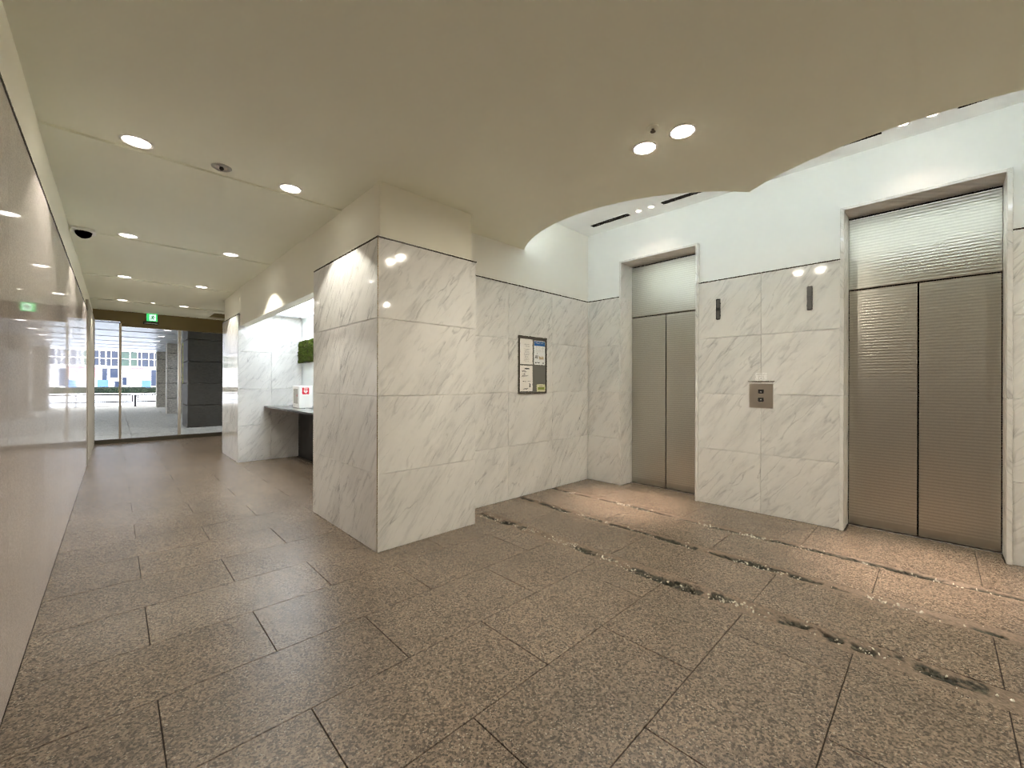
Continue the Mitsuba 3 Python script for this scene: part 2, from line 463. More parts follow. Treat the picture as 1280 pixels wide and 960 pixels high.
# left wall: polished marble with painted plaster over it
W = 'wall_left'
add(W, bx(LX - 0.23, LX - CL - 0.0005, REAR, YE + 0.2, -0.01, ZC + 0.02), 'wall_paint', kind='structure')
cols = [REAR - 0.2 + 0.0] + [0.19 + 1.2 * k for k in range(-2, 8)]
cols = [REAR] + [c for c in [-2.2, -1.0, 0.2, 1.4, 2.6, 3.8, 5.0, 6.2, 7.4, 8.6]] + [9.2]
clad(W, (LX, 0, 0), (0, 1, 0), (1, 0, 0), cols, [0.0, ZM], 'polished_stone', gap=0.0008)
top_trim(W, (LX, REAR, 0), (0, 1, 0), (1, 0, 0), 9.2 - REAR)
add(W + '__stone_edge', bevel_box(LX - CL, LX + 0.012, 9.203, 9.46, 0, 2.44, 0.004), 'stone_trim', label='matt stone edge strip')
add(W + '__stone_edge', bevel_box(LX - CL, LX + 0.003, 9.464, YE - 0.05, 0, ZC - 0.24, 0.003), 'stone_trim', label='matt stone edge strip')

# back wall beside the lifts
W = 'wall_back'
add(W, bx(PX1 - CL + 0.001, EX + 0.7, BY + CL, BY + 0.25, -0.01, ZU + 0.02), 'wall_paint_lit', kind='structure')
clad(W, (0, BY, 0), (1, 0, 0), (0, -1, 0), [PX1 + 0.002, 3.186, 3.94, EX - 0.002], ROWS)
top_trim(W, (PX1, BY, 0), (1, 0, 0), (0, -1, 0), EX - PX1 - 0.004)

# lift wall with two openings
W = 'wall_right'
E1, E2 = (1.866, 2.866), (-0.373, 0.617)       # outer edges of the two frames
for_open = [sbox(E1[0] + 0.004, -1, E1[1] - 0.004, 2.884), sbox(E2[0] + 0.004, -1, E2[1] - 0.004, 2.884)]
face = sbox(REAR, -0.01, BY + 0.2, ZU + 0.02)
for q in for_open:
    face = face.difference(q)
m = prism(face, 0, 0.24)
m.vertices = m.vertices[:, [2, 0, 1]] + [EX + CL, 0, 0]
add(W, m, 'white_paint', kind='structure')  # same paint as the other walls, cool cove light put into the whiter colour
for seg in ([BY - 0.002, E1[1]], [E1[0], 1.247, E2[1]], [E2[0], -1.12, -1.87, -2.62, REAR]):
    clad(W, (EX, 0, 0), (0, -1, 0), (-1, 0, 0), [-v for v in seg], ROWS)
    add(W + '__top_trim', bx(EX - 0.004, EX + CL + 0.002, seg[-1] + 0.001, seg[0] - 0.001, ZM, ZM + 0.009), 'dark_bronze', label='thin dark metal strip')

# rear wall, behind the photographer
add('wall_rear', bx(LX - 0.23, EX + 0.3, REAR - 0.2, REAR, -0.01, ZU + 0.02), 'wall_paint', kind='structure')

# header over the alcove and the alcove's inside
add('wall_header', bx(PX + CL, 1.60, PYB - 0.05, P2A + 0.02, 2.25, ZC + 0.02), 'wall_paint', kind='structure')
add('wall_alcove', bx(AX, AX + 0.15, PYB - 0.02, P2A + 0.02, 0.0, 2.60), 'glass_white', kind='structure')
add('ceiling_alcove', bx(1.6, AX + 0.15, PYB - 0.02, P2A + 0.02, 2.465, 2.60), 'white_paint', kind='structure')
add('wall_side', bx(2.75, 2.95, P2B - 0.1, YE + 0.2, -0.01, ZC + 0.02), 'wall_paint', kind='structure')

# ------------------------------------------------------------------ the two marble piers
C1 = thing('marble_pier', 'large square marble pier at the centre, between corridor and lift hall', 'pillar')
add(C1 + '__core', bx(PX + CL, PX1 - CL, PY + CL, PYB - 0.012, 0, ZC - 0.001), 'wall_paint', label='painted plaster upper part')
clad(C1, (0, PY, 0), (1, 0, 0), (0, -1, 0), [PX, PX1], ROWS)
clad(C1, (PX, 0, 0), (0, -1, 0), (-1, 0, 0), [-PYB, -3.73, -PY - 0.003], ROWS)
clad(C1, (PX1, 0, 0), (0, 1, 0), (1, 0, 0), [PY + CL, BY - 0.002], ROWS)
clad(C1, (0, PYB, 0), (-1, 0, 0), (0, 1, 0), [-AX + 0.004, -PX - CL], [0, 0.6, 1.205, 1.81, 2.245], t=0.012)
ring = sbox(PX - 0.004, PY - 0.004, PX1 + 0.004, PYB - 0.012).difference(sbox(PX + CL + 0.002, PY + CL + 0.002, PX1 - CL - 0.002, PYB + 1)).difference(sbox(PX1 - CL, BY - 0.001, 9, 9))
add(C1 + '__top_trim', prism(ring, ZM, ZM + 0.009), 'dark_bronze', label='thin dark metal strip')
add(C1 + '__corner_strip', bx(PX - 0.003, PX + 0.0015, PY - 0.003, PY + 0.0015, 0, ZM), 'brass_edge', label='thin brass edge strip')

C2 = thing('marble_pier', 'narrow polished marble pier beyond the alcove, mirroring the street', 'pillar')
add(C2 + '__core', bx(PX + CL, 2.74, P2A + CL, P2B - CL, 0, ZC - 0.001), 'wall_paint', label='painted plaster upper part')
clad(C2, (PX, 0, 0), (0, -1, 0), (-1, 0, 0), [-P2B, -8.65, -P2A - 0.003], ROWS)
clad(C2, (0, P2A, 0), (1, 0, 0), (0, -1, 0), [PX, 1.94, AX - 0.003], [0, 0.6, 1.209, 1.829, 2.462])
clad(C2, (0, P2B, 0), (-1, 0, 0), (0, 1, 0), [-2.7, -2.1, -PX], ROWS)
add(C2 + '__top_trim', bx(PX - 0.006, PX + CL + 0.002, P2A - 0.005, P2B + 0.005, ZM, ZM + 0.009), 'dark_bronze', label='thin dark metal strip')

# ------------------------------------------------------------------ ceilings
A1 = (4.68, 2.366, 1.59)      # centre x, y and radius of the two scallops cut into the lowered ceiling
A2 = (5.080, 0.122, 1.65)
YJ = 3.767
CUSP = 1.075


def scallop(c, y0, y1, n=48):
    y = np.linspace(y0, y1, n)
    return np.stack([c[0] - np.sqrt(np.maximum(c[2] ** 2 - (y - c[1]) ** 2, 0)), y], 1)


edge1, edge2 = scallop(A1, BY + CL, CUSP), scallop(A2, CUSP, -0.83)
YB_ = -1.02                                    # rear end of the raised ceiling
outline = [(LX - 0.05, REAR), (EX + 0.05, REAR), (EX + 0.05, YB_), (edge2[-1][0], YB_)] + [tuple(v) for v in edge2[::-1]] + [tuple(v) for v in edge1[::-1]] \
    + [(edge1[0][0], BY + 0.1), (PX + 0.1, BY + 0.1), (PX + 0.1, YJ), (LX - 0.05, YJ)]
add('ceiling', prism(Polygon(outline), ZC, ZC + 0.03), 'ceiling_paint', kind='structure')
# corridor ceiling in broad boards; every second one hangs 9 mm lower, its lip catching the lamps
ys = [YJ, 4.85, 6.145, 7.23, 8.505, 9.61, 10.89, YE + 0.05]
for i in range(len(ys) - 1):
    z = ZC - (0.014 if i % 2 == 0 else 0.0)
    x1 = PX + CL - 0.0005 if ys[i + 1] <= P2B + 0.3 else 2.8
    q = sbox(LX - 0.05, ys[i] + 0.0015, x1, ys[i + 1] - 0.0015)
    if i == len(ys) - 2:
        q = q.difference(sbox(1.60, 11.25, 2.6, 12.25))
    add('ceiling__board', prism(q, z, ZC + 0.03), 'ceiling_paint')
add('ceiling__recess_shade', bx(1.60, 2.6, 11.25, 12.25, ZC + 0.022, ZC + 0.03), 'olive_panel', label='brown panel for the shade in a ceiling recess by the glass doors')  # darkness of the shallow recess put into the panel colour
add('ceiling_backing', join(bx(LX - 0.2, 2.9, YJ - 0.3, YE + 0.15, ZC + 0.031, ZC + 0.12), bx(LX - 0.2, 2.9, REAR - 0.2, YJ - 0.3, ZC + 0.7, ZC + 0.75)), 'ceiling_paint', kind='structure')
# raised ceiling over the lifts, its cove and the lamps that lie out of sight behind the scalloped edge
add('ceiling_raised', bx(2.5, EX + 0.2, YB_ - 0.1, BY + 0.1, ZU, ZU + 0.08), 'white_paint', kind='structure')
back = np.array([(2.62, BY + 0.1), (2.62, 0.9), (2.95, 0.5), (2.95, YB_)])
add('wall_cove', join(bx(2.56, 2.62, -0.9, BY + 0.1, ZC + 0.031, ZU), bx(2.56, EX + 0.1, YB_ - 0.06, YB_, ZC + 0.031, ZU)), 'white_paint', kind='structure')
for c, ya, yb, dx in ((A1, 1.25, 3.33, 0.13), (A2, -0.75, 0.95, 0.13)):
    pts = scallop(c, ya, yb, 15) - [dx, 0]
    n = np.stack([pts[:, 0], pts[:, 1], np.full(len(pts), ZC + 0.075)], 1)
    tube = join(*[trimesh.creation.cylinder(radius=0.013, segment=[n[k], n[k + 1]], sections=8) for k in range(len(n) - 1)])
    k = add('cove_lamp', tube, 'lamp_glass', label='white strip lamp hidden in the ceiling cove before the ' + ('left lift' if c is A1 else 'right lift'), cat='cove lamp', group='cove lamps over the lifts')
    scene[k]['emitter'] = glow(COOL, COVE, 3.0)

# slots and lamps in the raised ceiling
for yc in (2.385, 0.115):
    for (ya, yb, side) in ((yc + 0.21, yc + 0.74, 'left'), (yc - 0.74, yc - 0.21, 'right')):
        which = 'left lift' if yc > 1 else 'right lift'
        s = thing('air_slot', f'black twin air slot over the {which}, {side} of the small spot lamps', 'air vent')
        add(s + '__frame', bx(4.405, 4.495, ya - 0.01, yb + 0.01, ZU - 0.004, ZU - 0.0005), 'white_paint', label='white frame')
        for xs_ in (4.416, 4.456):
            add(s + '__slot', bx(xs_, xs_ + 0.030, ya, yb, ZU - 0.0075, ZU - 0.0042), 'void', label='black slot')
    for k, yl in enumerate((yc + 0.08, yc - 0.08)):
        which = 'left lift' if yc > 1 else 'right lift'
        s = thing('spot_lamp', f'small lit spot lamp in the ceiling over the {which}, {("left", "right")[k]} of the pair', 'downlight')
        add(s + '__ring', move(lathe([(0.030, 0.0), (0.042, 0.0), (0.042, -0.006), (0.030, -0.006), (0.030, 0.0)], 24), 4.447, yl, ZU - 0.0005), 'white_plastic')
        dk = add(s + '__lens', move(trimesh.Trimesh(*disc(0.029, 24)), 4.447, yl, ZU - 0.004), 'lamp_glass', label='glowing lens')
        scene[dk]['emitter'] = glow(PINK, ELEV_DISC, 0.15)
        spot(f'spot_light_{s}', (4.447, yl, ZU - 0.02), PINK, ELEV_SPOT, 14.5, 7, (4.02, yl, 0.0))
        spot(f'spot_spill_{s}', (4.447, yl, ZU - 0.02), PINK, ELEV_WIDE, 47, 42, weight=0.3)

# ------------------------------------------------------------------ corridor and lobby downlights


def downlight(x, y, z, r, label, group, color, disc_power, spots):
    s = thing('downlight', label, 'downlight', group)
    add(s + '__ring', move(lathe([(r, 0.0), (r + 0.012, 0.0), (r + 0.012, -0.003), (r + 0.002, -0.006), (r, -0.004), (r, 0.0)], 40), x, y, z - 0.0005), 'white_plastic', smooth=40)
    prof = [(0.0001, -0.016), (r * 0.5, -0.0145), (r * 0.8, -0.010), (r * 0.97, -0.003)]
    lens = lathe(prof[::-1], 40)
    if lens.face_normals[:, 2].mean() > 0:
        lens.invert()
    k = add(s + '__lens', move(lens, x, y, z), 'lamp_glass', label='glowing lens')
    scene[k]['emitter'] = glow(color, disc_power, 0.3)
    for i, (pw, co, be) in enumerate(spots):
        spot(f'light_{i}_{s}', (x, y, z - 0.022), color, pw, co, be, weight=(1.0, 0.4)[i])
    return s


names = ['nearest', 'second', 'third', 'farthest']
for i, y in enumerate((3.645, 6.025, 8.385, 10.77)):
    for x, side in ((0.10, 'left'), (1.02, 'right')):
        downlight(x, y, ZC, 0.074, f'round lit downlight in the corridor ceiling, {names[i]} of the {side} row', 'corridor downlights', NEUTRAL, CORR_DISC, ((CORR_SPOT, 50.5, 46.5), (CORR_WIDE, 87, 45)))
for y, w in ((1.364, 'left'), (1.11, 'right')):
    downlight(2.54, y, ZC, 0.068, f'dazzling round downlight in the lowered ceiling before the lifts, {w} one of the pair', 'lobby downlights', WARM, LOBBY_DISC, ((LOBBY_SPOT, 87, 38),))
downlight(3.86, -1.58, ZC, 0.068, 'round downlight in the ceiling behind the photographer, right', 'rear downlights', WARM, 16.0, ((LOBBY_SPOT, 87, 38),))
downlight(1.3, -1.4, ZC, 0.068, 'added unseen downlight in the ceiling behind the photographer, left', 'rear downlights', NEUTRAL, 16.0, ((LOBBY_SPOT * 1.2, 87, 38),))  # unseen lamp added to light the rear and left parts

k = thing('emergency_lamp', 'tiny lit lamp in the ceiling between the two farthest corridor downlights', 'downlight')
add(k + '__ring', move(lathe([(0.030, 0.0), (0.042, 0.0), (0.042, -0.005), (0.030, -0.005), (0.030, 0.0)], 20), 0.541, 10.73, ZC - 0.0005), 'white_plastic')
d = add(k + '__lens', move(trimesh.Trimesh(*disc(0.030, 20)), 0.541, 10.73, ZC - 0.005), 'lamp_glass', label='glowing lens')
scene[d]['emitter'] = glow(NEUTRAL, 5, 0.05)

s = thing('ceiling_fitting', 'round unlit recessed emergency light between the two nearest corridor downlights', 'emergency light')
add(s + '__ring', move(lathe([(0.030, 0.0), (0.063, 0.0), (0.063, -0.004), (0.056, -0.009), (0.046, -0.010), (0.044, -0.006), (0.030, -0.003), (0.030, 0.0)], 36), 0.558, 3.642, ZC - 0.0005), 'grey_plastic', smooth=40)
add(s + '__reflector', move(lathe([(0.0001, -0.001), (0.044, -0.004), (0.044, -0.0045), (0.0001, -0.0015)][::-1], 30), 0.558, 3.642, ZC - 0.001), 'steel', label='dull reflector')
add(s + '__lamp', move(trimesh.creation.icosphere(subdivisions=2, radius=0.014), 0.558, 3.642, ZC - 0.012), 'black', label='dark lamp')

s = thing('sprinkler', 'small sprinkler head in the lowered ceiling beside the dazzling pair of lamps', 'sprinkler')
add(s + '__plate', move(lathe([(0.0001, 0), (0.036, 0), (0.033, -0.006), (0.012, -0.010), (0.0001, -0.010)], 24), 2.376, 1.222, ZC - 0.0005), 'ceiling_paint')
add(s + '__head', move(lathe([(0.0001, -0.010), (0.008, -0.010), (0.008, -0.020), (0.016, -0.024), (0.016, -0.027), (0.0001, -0.027)], 20), 2.376, 1.222, ZC), 'steel_dark', label='dark metal head')

s = thing('dome_camera', 'black dome security camera on a white ceiling plate by the left wall', 'security camera')
add(s + '__base', bevel_box(-0.325, -0.145, 6.02, 6.20, ZC - 0.030, ZC - 0.0005, 0.008), 'white_plastic', label='white base plate')
add(s + '__dome', move(lathe([(0.0001, -0.062), (0.025, -0.058), (0.045, -0.046), (0.058, -0.028), (0.063, -0.008), (0.066, 0.0), (0.0001, 0.0)][::-1], 36), -0.235, 6.11, ZC - 0.030), 'dome', smooth=30, label='black dome')

# ------------------------------------------------------------------ lifts
DXP = 4.950                                  # face of the doors


def lift(y0, y1, label):
    """y0 < y1: the outer edges of the frame."""
    s = thing('lift', label, 'elevator')
    xf, xb, t = EX - 0.02, DXP + 0.03, 0.028
    zt = 2.886
    for a, b in ((y0, y0 + t), (y1 - t, y1)):
        rows = [0, 1.205, ZM, zt]
        for k in range(3):
            mm = bevel_box(xf, xb, a, b, rows[k] + 0.0008, rows[k + 1] - 0.0008 - (0.0 if k < 2 else 0.0), 0.0025)
            uv = np.stack([mm.vertices[:, 0] + mm.vertices[:, 1], mm.vertices[:, 2]], 1) + R.uniform(0, 30)
            add(s + '__jamb_stone', mm, 'marble', uv=uv)
    mm = bevel_box(xf, xb, y0 + t + 0.0005, y1 - t - 0.0005, zt - 0.024, zt, 0.0025)
    add(s + '__head_stone', mm, 'marble', uv=np.stack([mm.vertices[:, 0] + mm.vertices[:, 1], mm.vertices[:, 2]], 1) + R.uniform(0, 30))
    yi0, yi1 = y0 + t + 0.002, y1 - t - 0.002
    ym = (yi0 + yi1) / 2
    add(s + '__shaft_front', bx(DXP + 0.035, DXP + 0.05, y0 + 0.005, y1 - 0.005, -0.02, zt - 0.005), 'void', label='dark gap behind the doors')
    add(s + '__transom', bevel_box(DXP, DXP + 0.03, yi0, yi1, 2.190, zt - 0.045, 0.0015), 'steel_linen', label='upper steel panel')
    for a, b in ((yi0, ym - 0.005), (ym + 0.005, yi1)):
        add(s + '__door_leaf', bevel_box(DXP + 0.004, DXP + 0.03, a + (0.004 if a == yi0 else 0.0), b - (0.004 if b == yi1 else 0.0), 0.008, 2.180, 0.002), 'steel_linen', label='patterned steel door leaf')
    add(s + '__sill', bevel_box(DXP - 0.012, DXP + 0.034, yi0, yi1, -0.034, 0.003, 0.001), 'steel_bright', label='bright sill')
    return s


lift(E1[0], E1[1], 'left lift with ribbed steel doors in a pale marble frame, by the corner')
lift(E2[0], E2[1], 'right lift with ribbed steel doors in a pale marble frame, at the picture edge')


def rounded(w, h, r):
    return sbox(-w / 2 + r, -h / 2 + r, w / 2 - r, h / 2 - r).buffer(r, quad_segs=8)


def on_right(m, y, z):
    """From the xy plane (x to the viewer's right, y up, z out) to the lift wall's face."""
    m = m.copy()
    v = m.vertices
    m.vertices = np.stack([EX - v[:, 2], y - v[:, 0], z + v[:, 1]], 1)
    m.invert() if m.volume < 0 else None
    return m


def on_back(m, x, z):
    m = m.copy()
    v = m.vertices
    m.vertices = np.stack([x + v[:, 0], BY - v[:, 2], z + v[:, 1]], 1)
    m.invert() if m.volume < 0 else None
    return m


for y, w in ((1.656, 'beside the left lift'), (0.842, 'beside the right lift')):
    s = thing('hall_lantern', f'upright dark pill-shaped lift indicator on the marble {w}', 'lift indicator')
    add(s + '__body', on_right(prism(rounded(0.044, 0.226, 0.012), 0, 0.010), y, 2.117), 'black', label='black body')
    for zc in (0.058, -0.060):
        add(s + '__lens', on_right(prism(rounded(0.032, 0.084, 0.010), 0.0102, 0.014), y, 2.117 + zc), 'lantern_lens', label='grey lens')

s = thing('call_panel', 'square steel lift call panel with two black buttons on the marble between the lifts', 'call panel')
add(s + '__plate', on_right(prism(rounded(0.212, 0.240, 0.003), 0, 0.006), 1.245, 1.191), 'steel')
for zc, dirn in ((1.234, 1), (1.152, -1)):
    b = add(s + '__button', on_right(prism(rounded(0.050, 0.040, 0.003), 0.0062, 0.010), 1.245, zc), 'black', label='black square button')
    tri = Polygon([(-0.008, -0.006 * dirn), (0.008, -0.006 * dirn), (0.0, 0.008 * dirn)])
    add(b + '__arrow', on_right(prism(tri, 0.0102, 0.0108), 1.245, zc), 'paper', label='white arrow mark')
add(s + '__top_lip', on_right(prism(sbox(-0.118, 0.0, 0.118, 0.006), 0, 0.012), 1.245, 1.334), 'steel_dark', label='thin dark lip')

s = thing('notice_sticker', 'small clear sticker with white lines just above the call panel', 'sticker')
out = rounded(0.096, 0.080, 0.003)
parts = [out.difference(rounded(0.086, 0.070, 0.002)), sbox(-0.043, 0.012, 0.043, 0.018), sbox(-0.036, -0.035, -0.028, 0.012), sbox(0.028, -0.035, 0.036, 0.012),
         shapely.geometry.Point(0, -0.016).buffer(0.017).difference(shapely.geometry.Point(0, -0.016).buffer(0.011))]
add(s + '__print', on_right(prism(shapely.union_all(parts), 0.0005, 0.0016), 1.245, 1.383), 'sticker_white', label='white printed lines')

# ------------------------------------------------------------------ notice board on the back wall
NX, NZ, NW, NH = 3.572, 1.528, 0.478, 0.672
s = thing('notice_board', 'dark-framed notice board with papers on the marble back wall', 'notice board')
fr = sbox(-NW / 2, -NH / 2, NW / 2, NH / 2).difference(sbox(-NW / 2 + 0.012, -NH / 2 + 0.012, NW / 2 - 0.012, NH / 2 - 0.030))
add(s + '__frame', on_back(prism(fr, 0, 0.022), NX, NZ), 'board_frame', label='dark metal frame')
add(s + '__backing', on_back(prism(sbox(-NW / 2 + 0.006, -NH / 2 + 0.006, NW / 2 - 0.006, NH / 2 - 0.006), 0.001, 0.010), NX, NZ), 'board_grey', label='grey felt')


def lines(rows):
    return shapely.union_all([sbox(a, z - h / 2, b, z + h / 2) for a, b, z, h in rows])


def sheet(x, z, w, h, label, bs, prints):
    k = thing('notice', label, 'notice')
    add(k + '__sheet', on_back(prism(sbox(-w / 2, -h / 2, w / 2, h / 2), 0.0103, 0.0115), x, z), bs)
    for nm, shp, b in prints:
        add(k + '__' + nm, on_back(prism(shp, 0.0117, 0.0122), x, z), b)
    return k


rl = np.random.default_rng(3)
pale = [(-0.045 + rl.uniform(0, .02), 0.045 + rl.uniform(-.02, .02), z, 0.004) for z in np.arange(-0.11, 0.04, 0.014)] + [(-0.04, 0.045, 0.085, 0.007), (-0.02, 0.05, 0.062, 0.006)]
sheet(NX - 0.112, NZ + 0.155, 0.212, 0.296, 'white sheet with faint grey text, upper left on the notice board', 'paper', [('text', lines(pale), 'ink_pale')])
q = [(-0.08, 0.075, 0.012 - 0.05 * k, 0.004) for k in range(0)]
icons = shapely.union_all([shapely.geometry.Point(cx, cz).buffer(0.013).difference(shapely.geometry.Point(cx, cz - 0.002).buffer(0.009)) for cx in (-0.055, 0.0, 0.055) for cz in (0.058, 0.024)])
dark = shapely.union_all([sbox(-0.078, -0.045, -0.03, -0.034), sbox(-0.078, -0.066, -0.062, -0.05), sbox(-0.055, -0.068, -0.036, -0.05), sbox(-0.08, -0.128, -0.058, -0.112), sbox(-0.048, -0.124, -0.03, -0.112), sbox(-0.02, -0.126, 0.0, -0.112),
                          sbox(0.05, -0.128, 0.076, -0.116), sbox(-0.05, -0.012, -0.04, -0.004)])
gold = shapely.union_all([sbox(-0.010 + 0.022 * k, -0.078, 0.004 + 0.022 * k, -0.042) for k in range(4)])
sheet(NX + 0.118, NZ + 0.150, 0.196, 0.288, 'white poster with a blue heading, upper right on the notice board', 'paper_cool',
      [('heading', sbox(-0.094, 0.082, 0.094, 0.136), 'blue_print'), ('heading_text', lines([(-0.078, -0.03, 0.118, 0.014), (-0.024, 0.07, 0.117, 0.009)]), 'paper'), ('icon', icons, 'ink_pale'), ('text', dark, 'ink'), ('figure', gold, 'ink_gold')])
tx = [(-0.03, 0.05, 0.115, 0.016), (-0.075, -0.02, 0.090, 0.006), (-0.075, 0.005, 0.076, 0.005), (-0.07, -0.01, 0.050, 0.005), (-0.075, 0.03, 0.034, 0.005), (-0.075, 0.02, 0.020, 0.005), (-0.065, 0.0, -0.035, 0.006), (0.015, 0.07, -0.033, 0.004),
      (0.052, 0.072, -0.08, 0.044), (-0.04, 0.03, -0.118, 0.006), (-0.05, 0.02, -0.128, 0.005)]
sheet(NX - 0.112, NZ - 0.160, 0.212, 0.300, 'white sheet with a dark title, lower left on the notice board', 'paper', [('text', lines(tx), 'ink')])
sheet(NX + 0.145, NZ - 0.272, 0.152, 0.088, 'small cream card with a green band, lower right on the notice board', 'sticker_cream',
      [('green_band', sbox(-0.055, -0.022, 0.060, 0.010), 'green_print'), ('text', lines([(-0.03, 0.03, 0.024, 0.007)]), 'ink')])

# ------------------------------------------------------------------ alcove: counter, cabinet, moss pictures, lamp
s = thing('counter', 'black polished counter shelf built into the white marble alcove', 'counter')
add(s + '__top', bevel_box(1.83, AX - 0.002, PYB + 0.002, P2A - 0.002, 0.893, 0.920, 0.003), 'counter_top', label='thin black polished top')
add(s + '__cabinet', bevel_box(2.375, AX - 0.002, PYB + 0.002, P2A - 0.002, 0.0, 0.892, 0.002), 'black', label='black lower panel')

s = thing('aed_cabinet', 'white defibrillator cabinet with a red heart sign on the alcove counter', 'AED cabinet')
ax, ay, az = 2.03, 6.80, 0.921
add(s + '__body', bevel_box(ax, ax + 0.20, ay, ay + 0.30, az, az + 0.345, 0.006), 'white_plastic', label='white metal box')
add(s + '__window', bx(ax - 0.003, ax - 0.0005, ay + 0.05, ay + 0.25, az + 0.07, az + 0.30), 'grey_plastic', label='grey window')
add(s + '__status_light', bx(ax - 0.005, ax - 0.003, ay + 0.07, ay + 0.10, az + 0.18, az + 0.205), 'red_print', label='red light')
sign = add(s + '__sign', bx(ax + 0.045, ax + 0.145, ay - 0.0025, ay - 0.0005, az + 0.215, az + 0.315), 'red_print', label='red square sign')
a = np.linspace(0, 2 * np.pi, 60)
heart = Polygon(np.stack([16 * np.sin(a) ** 3, 13 * np.cos(a) - 5 * np.cos(2 * a) - 2 * np.cos(3 * a) - np.cos(4 * a)], 1) * 0.0019).buffer(0)
bolt = Polygon([(0.004, 0.02), (-0.008, -0.004), (-0.001, -0.004), (-0.005, -0.022), (0.008, 0.004), (0.001, 0.004)])


def on_sign(m, x, z):
    m = m.copy()
    v = m.vertices
    m.vertices = np.stack([x + v[:, 0], ay - 0.0025 - v[:, 2], z + v[:, 1]], 1)
    return m


add(sign + '__heart', on_sign(prism(heart.difference(bolt), 0.0002, 0.001), ax + 0.095, az + 0.255), 'paper', label='white heart')
tm = meshkit.text_mesh('AED', 0.020, 0.0008, bold=True)
tm.apply_translation([-tm.bounds[:, 0].mean(), 0, 0.0002])
add(sign + '__lettering', on_sign(tm, ax + 0.095, az + 0.290), 'paper', label='white letters AED')

rm = np.random.default_rng(8)
for (ya, yb, z0, z1, lb) in ((7.46, 7.91, 1.665, 2.045, 'square green moss picture on the alcove wall, farther from the camera'), (6.93, 7.38, 1.665, 2.045, 'square green moss picture on the alcove wall, half hidden by the big pier')):
    s = thing('moss_picture', lb, 'wall decoration')
    add(s + '__frame', bevel_box(AX - 0.07, AX - 0.0005, ya, yb, z0, z1, 0.003), 'dark_bronze', label='dark box')
    tuft = []
    for k in range(260):
        m = trimesh.creation.icosphere(subdivisions=1, radius=rm.uniform(0.012, 0.026))
        m.vertices += 0.35 * 0.012 * rm.normal(size=m.vertices.shape)
        tuft.append(move(m, AX - 0.070 + rm.uniform(-0.008, 0.004), rm.uniform(ya + 0.012, yb - 0.012), rm.uniform(z0 + 0.012, z1 - 0.012)))
    for k in range(60):     # the side towards the photographer
        m = trimesh.creation.icosphere(subdivisions=1, radius=rm.uniform(0.008, 0.016))
        tuft.append(move(m, AX - 0.02 - rm.uniform(0, 0.045), ya - 0.002, rm.uniform(z0 + 0.01, z1 - 0.01)))
    add(s + '__moss', join(*tuft), 'moss', smooth=True, label='green moss tufts', kind='stuff')

k = thing('alcove_light', 'white luminous ceiling panel lighting the marble alcove', 'ceiling light')
add(k + '__frame', bx(1.63, 2.41, 4.55, 7.72, 2.458, 2.4645), 'white_plastic', label='white frame')
d = add(k + '__diffuser', (np.array([[1.65, 4.57, 2.4575], [2.39, 4.57, 2.4575], [2.39, 7.7, 2.4575], [1.65, 7.7, 2.4575]]), np.array([[0, 3, 2, 1]])), 'lamp_glass', label='glowing diffuser')
scene[d]['emitter'] = glow((0.88, 0.94, 1.0), ALCOVE, 3.5)

# ------------------------------------------------------------------ entrance: glass front
D = 'door_1'
add(D, join(bx(LX - 0.05, 0.085, YE - 0.02, YE + 0.10, 2.645, ZC + 0.01), bx(0.085, 2.76, YE - 0.03, YE + 0.10, 2.60, ZC + 0.01)), 'olive_panel', kind='structure')
add(D + '__rail', bx(0.085, 2.76, YE - 0.012, YE + 0.07, 2.545, 2.599), 'olive_panel', label='lower door track')
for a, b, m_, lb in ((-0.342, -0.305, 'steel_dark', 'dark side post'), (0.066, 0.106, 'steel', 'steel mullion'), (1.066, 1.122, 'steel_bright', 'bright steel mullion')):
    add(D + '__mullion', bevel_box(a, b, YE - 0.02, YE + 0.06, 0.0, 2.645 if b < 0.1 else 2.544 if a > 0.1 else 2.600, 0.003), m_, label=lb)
add(D + '__bottom_rail', bevel_box(LX - 0.03, 2.75, YE - 0.04, YE + 0.06, -0.03, 0.085, 0.004), 'steel_dark', label='dark bottom rail')
for a, b, z1 in ((-0.305, 0.066, 2.645), (0.106, 1.066, 2.545), (1.122, 2.75, 2.545)):
    add(D + '__pane', bx(a, b, YE + 0.018, YE + 0.019, 0.085, z1), 'glass')
add(D + '__yellow_strip', bx(0.0640, 0.0658, YE - 0.015, YE + 0.055, 1.02, 2.02), 'strip_yellow', label='yellow strip')  # thin yellow strip added on the left face of the first mullion
add(D + '__yellow_green_strip', bevel_box(1.150, 1.156, YE - 0.005, YE + 0.016, 1.30, 2.25, 0.001), 'strip_yellow', label='yellow-green strip')  # thin yellow-green strip added beside the bright mullion

